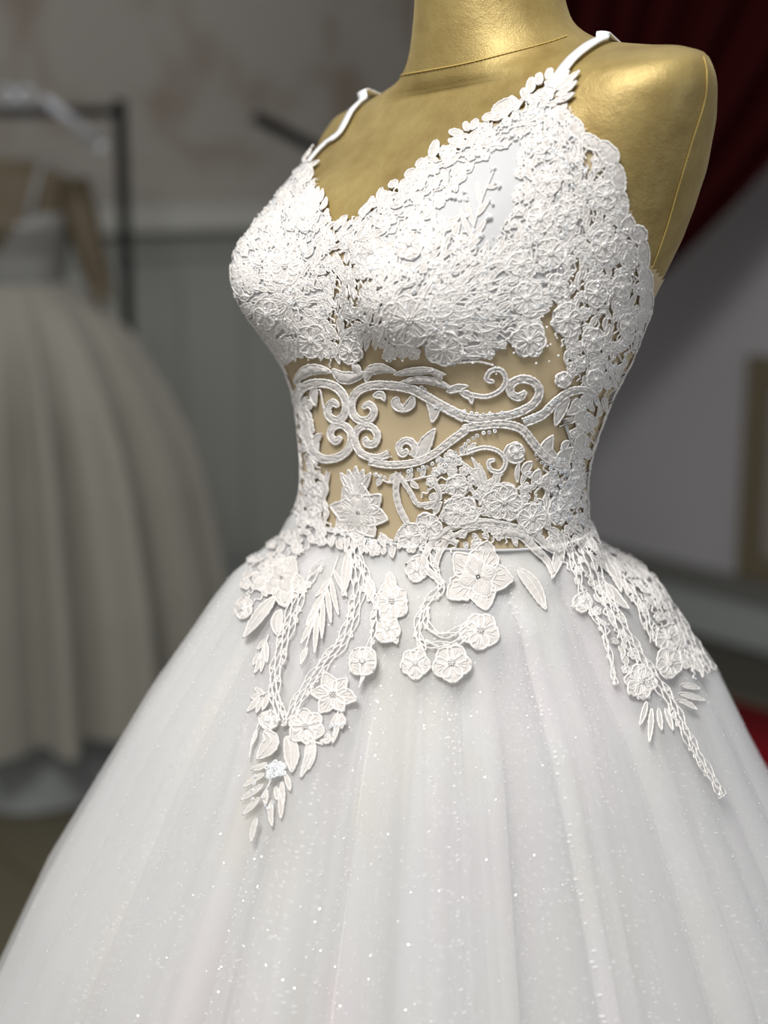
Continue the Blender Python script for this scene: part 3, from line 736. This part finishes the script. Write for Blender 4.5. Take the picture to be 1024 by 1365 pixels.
for P, w_ in (([(650,330),(610,390),(585,465)], 13), ([(690,330),(680,380),(640,410)], 13), ([(740,310),(720,350),(700,370)], 11), ([(600,650),(540,590),(572,512)], 18), ([(640,690),(620,630),(670,570)], 18),
              ([(430,630),(370,600),(400,545)], 20), ([(470,640),(440,680),(470,720)], 11), ([(510,680),(490,720),(520,750)], 11), ([(550,700),(540,750),(580,780)], 12), ([(730,390),(705,430),(740,490)], 15), ([(720,500),(700,560),(720,610)], 14),
              ([(60,300),(110,280),(160,270)], 9), ([(120,300),(170,320),(180,360)], 9)):
    leaf(T(c4, P), w_, mid=False)
# --- garlands above and below the curls
for P, w_ in (([(195,250),(250,200),(310,190),(380,205)], 14), ([(380,190),(430,230),(500,225),(545,200)], 15), ([(545,250),(560,200),(620,185),(690,200)], 13), ([(680,215),(760,200),(850,195),(930,215)], 9), ([(700,260),(790,240),(880,250),(990,300)], 9),
              ([(860,200),(900,220),(890,260)], 8), ([(480,160),(500,190),(520,230)], 10)):
    A = Acc(); band(A, T(c3, P), leaf_w(w_), .0016, rib=40); part(A, 'lace_garland')
sprig(T(c3, [(590,695),(640,738),(700,742),(800,722),(900,698),(1020,640)]), [(c3(*p), c3(*q)) for p, q in (((620,720),(600,760)),((660,740),(690,700)),((740,735),(770,690)),((760,735),(800,770)),((820,715),(830,670)),((860,708),(890,750)),((900,698),(900,650)),((940,680),(985,700)),((980,662),(970,610)))], wd=7)
sprig(T(c4, [(0,690),(60,640),(130,610),(190,600)]), [(c4(*p), c4(*q)) for p, q in (((30,670),(20,610)),((60,640),(90,590)),((90,625),(140,650)),((130,610),(150,560)),((160,604),(200,550)),((60,640),(110,690)))], wd=7)
A = Acc()
for P in ([(230,790),(190,700),(130,640)], [(235,780),(215,690),(180,620)], [(245,780),(240,720),(215,650)], [(255,780),(290,720),(285,690)], [(300,760),(310,710),(330,700)], [(400,740),(400,690),(410,640)], [(420,750),(440,700),(470,690)], [(200,800),(120,720),(70,700)], [(440,780),(480,760),(500,730)]):
    band(A, T(c4, P), leaf_w(5.5), .0012, edge=.0006, across=5)
part(A, 'lace_feathers')

# --- waist flowers
flower(*c3(512, 892), 41, 8, .2, .95, layers=2, tip=.8, rad=[1, .95, 1.05, 1, 1, 1.05, 1, .95])
for a_ in (-.9, -.45, 0, .45, .9):
    x, y = c3(495, 700); leaf([(x + 4*a_, y + 28), (x + 13*a_, y + 12), (x + 22*a_, y - 10 + 10*abs(a_))], 11, mid=True)
sprig(T(c3, [(480,1010),(482,1060),(484,1090)]), [(c3(*p), c3(*q)) for p, q in (((430,985),(340,975)),((400,1010),(350,1040)),((560,1020),(545,1090)),((580,1020),(590,1090)),((605,1005),(640,1060)),((610,990),(665,1035)),((440,1010),(410,1050)),((530,1030),(510,1100)),((460,1010),(440,1085)))], wd=6)
for (x, y, r, n, ro, sq) in ((755,1005,19,4,.5,.9),(850,955,18,5,.2,1),(985,880,21,5,0,1),(290,905,17,4,.3,.55),(300,800,13,4,1,.5)):
    flower(*c3(x, y), r, n, ro, sq)
for (x, y, r, n, ro, sq) in ((130,890,23,6,.2,1),(335,835,25,6,0,1),(470,915,23,5,.5,.85),(110,760,15,5,0,1),(395,590,11,4,.4,1),(620,240,12,5,0,.9),(780,240,16,5,.3,.7),(650,800,20,6,.1,.7),(600,880,18,5,.6,.8),(690,720,17,5,0,.6)):
    flower(*c4(x, y), r, n, ro, sq)
for P, w_ in (([(-10,1040),(60,975),(140,945),(240,930),(350,945),(420,965)], 8), ([(0,1075),(90,1005),(180,968),(260,955),(330,965)], 6), ([(330,985),(420,1000),(480,1060),(540,1120),(575,1190)], 13), ([(480,990),(540,1050),(600,1090),(615,1130)], 11)):
    A = Acc(); band(A, T(c4, P), lambda t, q=w_: q*(1-.5*t), .0015, rib=70); part(A, 'lace_stem')
for P, w_ in (([(700,690),(690,780),(705,860),(745,940)], 7), ([(700,700),(760,790),(800,850),(880,840)], 5), ([(880,750),(900,800),(870,870)], 6), ([(280,690),(330,720),(350,780),(320,830)], 6), ([(360,690),(345,780),(330,860)], 5), ([(990,1040),(900,1010),(850,1060),(830,1150),(920,1240)], 7), ([(960,1000),(900,1090),(880,1160)], 6)):
    A = Acc(); band(A, T(c3, P), lambda t, q=w_: q, .0014, rib=50); part(A, 'lace_stem')

# --- hero flowers of the cups
for (x, y, r, n, ro, sq) in ((700,1210,37,6,.2,.95),(230,1010,27,6,.1,.8),(160,1190,22,5,.4,.7),(330,1290,22,5,.2,.9),(300,830,18,5,0,.8),(560,960,22,5,.3,1),(700,930,20,5,.1,1),(830,1320,24,5,.2,1),(480,1330,17,5,.5,1)):
    flower(*c1(x, y), r, n, ro, sq)
for (x, y, r, n, ro, sq) in ((340,540,17,5,.1,.9),(370,690,20,5,.4,.9),(340,830,19,5,.1,.9),(440,810,22,6,.2,.8),(590,740,21,5,.1,.7),(580,930,22,5,.4,.65),(270,1000,18,5,.2,.95),(380,960,22,5,.1,.9),(290,1130,24,6,.3,1),(440,1210,24,5,0,.8),(550,1110,21,5,.2,.7),(650,1090,20,5,.2,.55),(300,1290,24,6,.1,1),(540,1290,20,5,.3,.7),(670,1230,19,5,.3,.5),(410,1080,16,5,.2,.9)):
    flower(*c2(x, y), r, n, ro, sq)
# scalloped edge of the armhole
for (x, y, a_, b_, ro) in ((430,440,40,25,.9),(478,485,42,27,1.1),(535,540,48,26,.5),(598,580,52,34,.9),(640,680,58,24,1.45),(650,775,52,24,1.5),(665,848,40,32,.9),(712,888,36,32,1.0),(732,962,58,22,1.5),(672,965,55,36,1.4),(740,1060,50,26,1.4),(742,1140,48,26,1.6),(728,1220,48,28,1.7),(712,1300,46,28,1.8)):
    oval(*c2(x, y), a_/2.844, b_/2.844, ro)
# strap tip: spikes on one side, buds on the other
for p, m, q, w_ in (((395,345),(440,315),(492,272),8),((405,365),(445,340),(482,310),7),((400,388),(440,372),(472,355),7),((400,330),(430,300),(452,272),7),((410,420),(430,412),(445,398),6)):
    leaf(T(c2, [p, m, q]), w_, mid=False)
for x, y, a_, b_, ro in ((378,283,22,13,1.9),(340,302,22,14,1.6),(309,325,28,15,1.7),(287,360,24,15,1.2),(205,405,48,22,-.5),(245,388,24,14,.9),(95,472,20,12,-.9),(65,482,18,12,1.2),(25,505,26,13,.1),(20,538,24,12,.1),(150,445,26,14,-.4)):
    oval(*c2(x, y), a_/2.844, b_/2.844, ro, 'lace_bud')
for x, y, a_, b_, ro in ((705,660,24,15,-.6),(745,622,22,15,-.8),(795,568,36,16,-1.25),(640,700,20,12,-.6),(590,738,24,10,-1.2),(556,770,24,10,-1.2),(530,800,22,10,-1.0)):
    oval(*c1(x, y), a_/2.844, b_/2.844, ro, 'lace_bud')
for P, w_ in (([(555,235),(600,205),(645,180)], 5),([(535,262),(565,252),(592,246)], 4),([(566,450),(580,390),(573,342)], 5),([(600,455),(600,390),(594,326)], 5),([(636,470),(660,420),(670,374)], 6),([(655,512),(685,470),(695,430)], 6),([(685,555),(698,530),(704,508)], 5),([(538,190),(548,140),(545,92)], 4),([(566,150),(582,100),(590,52)], 4),([(710,600),(715,575),(712,560)], 5),([(960,540),(985,500),(1005,435)], 6),([(940,570),(955,520),(968,490)], 6)):
    leaf(T(c7, P), w_, 'lace_spike', mid=False)
# beaded sprig on the bare satin of the near cup
CR = Acc()
sprig(T(c2, [(60,980),(90,860),(120,760),(165,650)]), [(c2(*p), c2(*q)) for p, q in (((80,900),(40,790)),((90,860),(60,740)),((100,820),(150,760)),((115,780),(100,690)),((80,920),(140,830)),((70,950),(125,895)),((140,710),(180,705)))], wd=6)
for x, y in ((165,640),(182,705),(160,770),(148,825),(120,895),(55,730),(12,748),(62,755)):
    p, q = c2(x, y)
    for k in range(5): bead(CR, p + random.uniform(-3, 3), q + random.uniform(-3, 3), random.uniform(.0008, .0014))

# ------------------------------------------------------------------ close embroidery between the motifs
def poisson(poly, dist, tries=4000, avoid=()):
    xs = [p[0] for p in poly]; ys = [p[1] for p in poly]; out = []
    for _ in range(tries):
        x, y = random.uniform(min(xs), max(xs)), random.uniform(min(ys), max(ys))
        if not inside(x, y, poly): continue
        if any(inside(x, y, a) for a in avoid): continue
        if all((x-a)**2 + (y-b)**2 > dist*dist for a, b in out): out.append((x, y))
    return out
def embroider(poly, dist, field, length, label, M=None, avoid=(), leafy=.45, flow=.25, parent=None, seq=.12, test=None):
    A = Acc()
    for (x, y) in poisson(poly, dist, avoid=avoid):
        if test and not test(*(M or SM)(x, y)): continue
        an = field(x, y) + random.gauss(0, .35); L = length*random.uniform(.6, 1.25); dx, dy = math.cos(an), math.sin(an); q = random.random()
        bend = random.uniform(-.35, .35)*L; mid = (x - dy*bend*.5, y + dx*bend*.5); P = [(x - dx*L/2, y - dy*L/2), mid, (x + dx*L/2, y + dy*L/2)]
        if q < leafy: band(A, P, leaf_w(random.uniform(5, 9)), .0009, M, edge=.00062, across=5, mid=random.random() < .4)
        elif q < leafy + flow:
            r = random.uniform(5.5, 9)
            for k in range(5):
                a_ = k*1.2566 + x; band(A, [(x, y), (x + .6*r*math.cos(a_), y + .6*r*math.sin(a_)), (x + r*math.cos(a_), y + r*math.sin(a_))], petal_w(r*1.1), .0009, M, edge=.0006, across=5)
        else:
            W_ = [(x + dx*(t-.5)*L - dy*2.2*math.sin(t*9 + x), y + dy*(t-.5)*L + dx*2.2*math.sin(t*9 + x)) for t in np.linspace(0, 1, 7)]; cord(A, W_, .00068, 1, M)
        if random.random() < seq: sequin(x + random.uniform(-4, 4), y + random.uniform(-4, 4), .0013, M)
    o = part(A, 'lace_embroidery', label); o['kind'] = 'stuff'; return o
BARE = [(618,240),(652,205),(694,184),(690,240),(678,290),(655,322),(622,318),(602,285)]     # plain satin shows here
ang = lambda cx, cy, k=0: (lambda x, y: math.atan2(y-cy, x-cx) + k)
embroider([(412,218),(424,258),(436,303),(446,345),(440,400),(425,450),(395,478),(372,478),(345,440),(322,405),(311,372),(312,345),(328,312),(360,272),(392,236)], 7.0, ang(385, 400), 20, 'dense corded lace over the far cup')
embroider([(435,301),(476,289),(515,259),(575,212),(636,168),(697,138),(735,112),(745,150),(700,178),(655,212),(610,250),(560,300),(520,340),(470,350),(445,345)], 6.8, lambda x, y: -.62, 22, 'lace border along the V neckline', avoid=(BARE,))
embroider([(444,345),(520,340),(560,360),(540,420),(560,470),(520,480),(500,450),(470,470),(440,480),(420,470),(430,420)], 7.6, lambda x, y: PI/2 + (x-470)*.012, 22, 'lace sprays at the centre front')
embroider([(560,300),(600,290),(640,330),(690,330),(740,395),(710,440),(660,470),(600,478),(570,440),(560,380)], 7.4, ang(545, 425), 26, 'fanned lace over the near cup', avoid=(BARE,))
embroider([(692,185),(745,150),(790,190),(815,215),(830,260),(840,310),(862,360),(862,420),(845,455),(825,500),(760,480),(735,440),(745,395),(700,330),(660,330),(690,260)], 7.6, lambda x, y: 1.75, 20, 'dense lace at the side under the armhole', avoid=(BARE,))
embroider([(752,470),(830,490),(808,530),(790,580),(778,620),(776,660),(790,690),(720,690),(700,650),(740,610),(772,560),(776,510),(760,500)], 7.6, lambda x, y: 1.6, 17, 'beaded lace at the side of the waist', seq=.3)
embroider([(396,500),(402,560),(408,610),(408,650),(395,690),(440,700),(428,650),(420,600),(412,540)], 7.5, lambda x, y: 1.5, 16, 'lace at the far side of the waist')
embroider([(600,600),(650,640),(700,650),(735,690),(700,715),(640,705),(590,690),(560,660)], 10, lambda x, y: -.5, 16, 'lace between the waist flowers')
embroider([(400,690),(440,700),(500,716),(600,712),(740,690),(800,700),(770,725),(700,722),(560,738),(470,735),(400,715)], 11, lambda x, y: 1.3, 14, 'lace over the waist seam')
# long corded fan strokes under the near cup
A = Acc()
for k in range(11):
    y0 = 378 + k*9.5; P = [(560 + 3*k*.3, y0 + 18 - k*1.5)]
    for t in np.linspace(.2, 1, 5): P.append((565 + 105*t - k*1.2, y0 + 18 - k*1.5 - (26 - k*3.6)*t + 2.5*math.sin(t*9 + k)))
    cord(A, P, .0008)
part(A, 'lace_fan')

# ================================================================== lace falling over the skirt
for (c, x, y, r, n, ro, sq, la) in ((c5,275,265,33,5,.3,1,2),(c5,470,700,27,6,.1,1,1),(c5,365,822,24,6,.4,1,1),(c5,690,350,25,5,-.6,.8,1),(c5,672,455,18,4,.6,.8,1),(c5,580,575,19,4,.8,.9,1),(c6,262,200,45,5,-1.2,1,2),(c6,268,360,24,5,.4,1,1),(c6,182,455,24,5,.2,1,1),(c6,75,455,21,5,.2,.9,1),(c6,82,178,18,4,.4,.8,1),
                              (c6,822,380,19,5,.1,.85,1),(c6,826,458,20,5,.4,.85,1),(c6,742,510,23,6,.2,.85,1),(c6,570,275,13,4,.2,.9,1),(c5,130,378,14,4,.3,.8,1),(c5,225,800,12,4,.3,1,1)):
    flower(*c(x, y), r*1.08, n, ro, sq, layers=la, tip=.7 if r > 26 else .5, wide=.80 if r > 26 else 1.1)
for P, w_ in (([(250,330),(190,400),(130,485)], 15),([(270,380),(255,430),(262,480)], 15),([(300,300),(290,340),(285,370)], 17),([(210,260),(180,290),(165,300)], 14),([(680,235),(690,290),(715,330)], 13),([(655,470),(690,470),(710,508)], 13),([(205,840),(235,880),(180,945)], 20),([(290,860),(310,910),(312,995)], 19),([(230,770),(215,800),(235,835)], 12),([(395,870),(380,930),(345,1015)], 10),([(440,850),(450,870),(430,885)], 8),([(530,150),(520,230),(505,330)], 12),([(600,260),(612,310),(600,350)], 12)):
    leaf(T(c5, P), w_)
leaf(T(c6, [(378,175),(425,225),(462,297)]), 17)
for P, w_ in (([(470,60),(500,120),(480,205)], 14),([(600,140),(660,180),(685,245)], 13),([(640,220),(680,270),(708,295)], 11),([(560,250),(545,285),(535,288)], 7),([(860,520),(890,525),(918,532)], 7),([(855,545),(895,555),(933,568)], 7),([(850,565),(880,575),(910,595)], 6),([(760,570),(750,610),(740,640)], 6),([(775,590),(772,640),(768,690)], 6),([(795,590),(800,630),(805,655)], 6),([(815,590),(828,625),(838,655)], 6),([(880,430),(895,455),(898,480)], 6),([(900,430),(918,465),(926,498)], 6),([(860,420),(870,440),(868,458)], 6)):
    leaf(T(c6, P), w_, mid=False)
# corded strips: several wavy cords side by side
def strip(c, P, w0, w1, ncord=6, name='lace_strip'):
    A = Acc(); Q = spline(T(c, P), 3); L = len(Q)
    for i in range(3, L-2, 4):          # small leaves shooting off both sides
        t = Q[i+1] - Q[i-1]; t = t/(np.linalg.norm(t)+1e-9); nn = np.array([-t[1], t[0]])*random.choice((-1, 1)); wd = (w0 + (w1-w0)*i/L)/2; p = Q[i] + nn*wd*.3; q = p + nn*wd*.9 + t*random.uniform(5, 9)
        band(A, [p, (p+q)/2 + t*1.2, q], leaf_w(random.uniform(4, 6)), .0007, edge=.0005, across=5)
    for k in range(ncord):
        a_ = -1 + 2*k/(ncord-1); R_ = []
        for i in range(L):
            t = Q[min(i+1, L-1)] - Q[max(i-1, 0)]; t = t/(np.linalg.norm(t)+1e-9); wd = (w0 + (w1-w0)*i/L)/2
            R_.append(Q[i] + np.array([-t[1], t[0]])*(a_*wd + 1.9*math.sin(i*.5 + k*2.6)))
        cord(A, R_, .00058, 1, smooth=False, lift=1.6)
    return part(A, name)
strip(c5, [(350,270),(320,380),(285,490),(255,600),(248,690),(275,800)], 17, 12)
strip(c5, [(545,130),(565,250),(555,360),(510,490),(430,590),(350,700),(295,815)], 17, 12)
strip(c5, [(560,170),(620,330),(625,420),(600,560)], 9, 5, 3)
strip(c5, [(430,200),(390,250),(345,330)], 10, 7, 3)
strip(c6, [(520,60),(600,180),(680,340),(760,470),(830,570),(890,690),(985,850)], 20, 8, 5)
strip(c6, [(600,20),(690,110),(760,200),(840,310),(900,410),(950,480)], 26, 14, 6)
strip(c6, [(560,40),(650,160),(730,270),(780,390)], 14, 8, 4)
strip(c6, [(500,60),(545,165),(575,265),(632,365),(668,520)], 8, 3, 3)
strip(c6, [(105,20),(112,130),(150,225),(105,285),(82,360),(100,420)], 11, 8, 4)
strip(c6, [(112,290),(112,345),(150,372),(205,358),(250,315)], 6, 6, 3)
strip(c6, [(85,385),(130,402),(190,395),(240,365)], 6, 6, 3)
S_ = lambda L: [(c5(*p), c5(*q)) for p, q in L]
sprig(T(c5, [(490,170),(455,270),(420,360),(385,450),(350,580)]), S_([((470,230),(520,330)),((460,260),(488,400)),((445,300),(460,430)),((430,340),(425,490)),((410,390),(398,545)),((440,310),(380,400)),((425,350),(365,440)),((405,400),(345,510)),((460,260),(400,330)),((370,520),(345,588))]), wd=6)
sprig(T(c5, [(225,470),(205,520),(190,560)]), S_([((215,500),(218,580)),((205,520),(195,615)),((195,545),(170,620)),((215,490),(180,530)),((200,540),(165,590))]), wd=6)
sprig(T(c5, [(225,690),(190,705),(160,730)]), S_([((210,700),(170,675)),((195,700),(155,715)),((190,710),(142,765)),((205,710),(178,770)),((220,700),(200,760))]), wd=6)
sprig(T(c5, [(190,800),(165,870),(150,940)]), S_([((180,830),(155,900))]), wd=4)
sprig(T(c5, [(600,580),(585,630),(565,675)]), S_([((590,610),(570,660))]), wd=4)
sprig(T(c5, [(490,750),(480,800),(470,860)]), S_([((485,770),(455,830)),((485,790),(465,885)),((490,780),(500,830)),((495,770),(515,815))]), wd=6)
sprig(T(c5, [(250,960),(225,1040),(195,1090)]), S_([((220,960),(155,985)),((210,1000),(130,1050)),((205,1040),(120,1100)),((190,1090),(128,1155)),((235,1100),(237,1200)),((265,1070),(270,1170)),((250,1050),(255,1100)),((285,1000),(305,1065)),((275,1030),(280,1120)),((180,1165),(158,1258)),((215,1060),(212,1120))]), wd=6.5)
sprig(T(c5, [(330,850),(400,880),(430,890)]), S_([((380,870),(360,940)),((400,890),(375,985)),((420,880),(445,880))]), wd=6)
# embroidery over the hips and the side of the skirt
embroider([(330,740),(400,700),(430,720),(380,760),(350,800),(325,820)], 10, lambda x, y: 2.0, 15, 'lace over the far hip')
embroider([(760,690),(800,692),(840,735),(880,790),(915,850),(940,890),(925,900),(880,850),(845,800),(800,745),(760,715)], 9, lambda x, y: .9, 18, 'lace over the near hip', seq=.25)
embroider([(730,700),(770,720),(810,790),(850,870),(870,930),(850,930),(820,860),(780,790),(745,740)], 11, lambda x, y: 1.0, 16, 'lace running down beside the near hip', seq=.2)

# the lace goes round the bodice: far side and back
toC = lambda p, n: (Vector(CAM) - p).normalized().dot(n)
hid = lambda zt: (lambda p, n: toC(p, n) < .10 and ZW - .01 < p.z < ZW + (zt + .06 if p.x < -.05 and p.y < .09 else zt))
for az, lab in ((math.radians(-25), 'lace on the turned-away side of the bodice'), (math.radians(205), 'lace on the back of the bodice'), (math.radians(265), 'lace on the back panel of the bodice')):
    embroider([(-280, -130), (280, -130), (280, 230), (-280, 230)], 9.5, lambda x, y: 1.5, 20, lab, SideMap(az), test=hid(.15), seq=.05)

# ------------------------------------------------------------------ sequins, beads, crystals
for P, n in ((T(c3, [(700,265),(770,268),(850,285)]), 6), (T(c3, [(740,685),(800,680),(860,655),(920,620)]), 8), (T(c3, [(590,700),(640,720)]), 4), (T(c3, [(880,370),(920,385)]), 3), (T(c4, [(20,700),(100,600),(200,515),(300,490)]), 14), (T(c4, [(80,380),(200,412),(330,402),(430,400)]), 12), (T(c4, [(430,440),(520,395),(600,330)]), 9), (T(c4, [(600,680),(660,690)]), 3), (T(c4, [(480,600),(540,660),(610,700)]), 7),
             (T(c1, [(450,1200),(470,1280),(520,1330)]), 6), (T(c1, [(400,1040),(430,1120),(440,1200)]), 7), (T(c1, [(880,740),(960,900)]), 3), (T(c1, [(930,1200),(1000,1210)]), 4), (T(c2, [(260,430),(330,430),(390,370)]), 8), (T(c2, [(390,570),(430,600),(440,640)]), 6), (T(c2, [(400,820),(440,870),(420,900)]), 6), (T(c5, [(160,970),(175,1020),(160,1065),(170,1110)]), 5), (T(c5, [(250,1100),(220,1130),(205,1080)]), 4), (T(c5, [(460,820),(500,815)]), 3)):
    Q = spline(P, 1.0)
    for k in range(n):
        q = Q[int((len(Q)-1)*(k+.5)/n)]; sequin(q[0] + random.uniform(-1, 1), q[1] + random.uniform(-1, 1))
for k in range(46):   # sequin cluster at the foot of the hanging spray
    a_, r_ = random.uniform(0, 6.28), 13*math.sqrt(random.random()); x, y = c5(250, 990); sequin(x + r_*math.cos(a_), y + r_*.9*math.sin(a_), .0017)
for k in range(120):
    x, y = c4(random.uniform(560, 720), random.uniform(640, 940)); sequin(x, y, .0011)
for k in range(150):
    x, y = random.uniform(330, 860), random.uniform(300, 500)
    if inside(x, y, NECK) and not inside(x, y, [(610,195),(690,185),(690,300),(630,320),(600,270)]): bead(CR, x, y, random.uniform(.0006, .0010))
for k in range(40):
    x, y = c2(random.uniform(230, 480), random.uniform(370, 640)); bead(CR, x, y, random.uniform(.0007, .0011))
o = SEQ.build('sequins', 'sequin', DRESS); o['kind'] = 'stuff'; o['label'] = 'tiny iridescent sequins'
o = CR.build('crystal_beads', 'crystal', DRESS, False); o['kind'] = 'stuff'; o['label'] = 'tiny faceted crystal beads'
# boning channels of the sheer waist
for P in (T(c4, [(625,430),(650,500),(672,570)]), T(c4, [(690,400),(705,470),(690,560)])):
    A = Acc(); band(A, P, lambda t: 4, .0004, edge=0); A.build('boning_channel', 'satin_white', DRESS)
# narrow seam cord where skirt and bodice meet
A = Acc(); th = np.linspace(0, 2*PI, 260, endpoint=False); r_ = skirt_r(th, 0*th) + .0006
A.tube([(AX + r_[i]*math.cos(th[i]), r_[i]*math.sin(th[i]), ZW - .0006) for i in range(260)], .0011, closed=True); A.build('waist_seam', 'satin_white', DRESS)
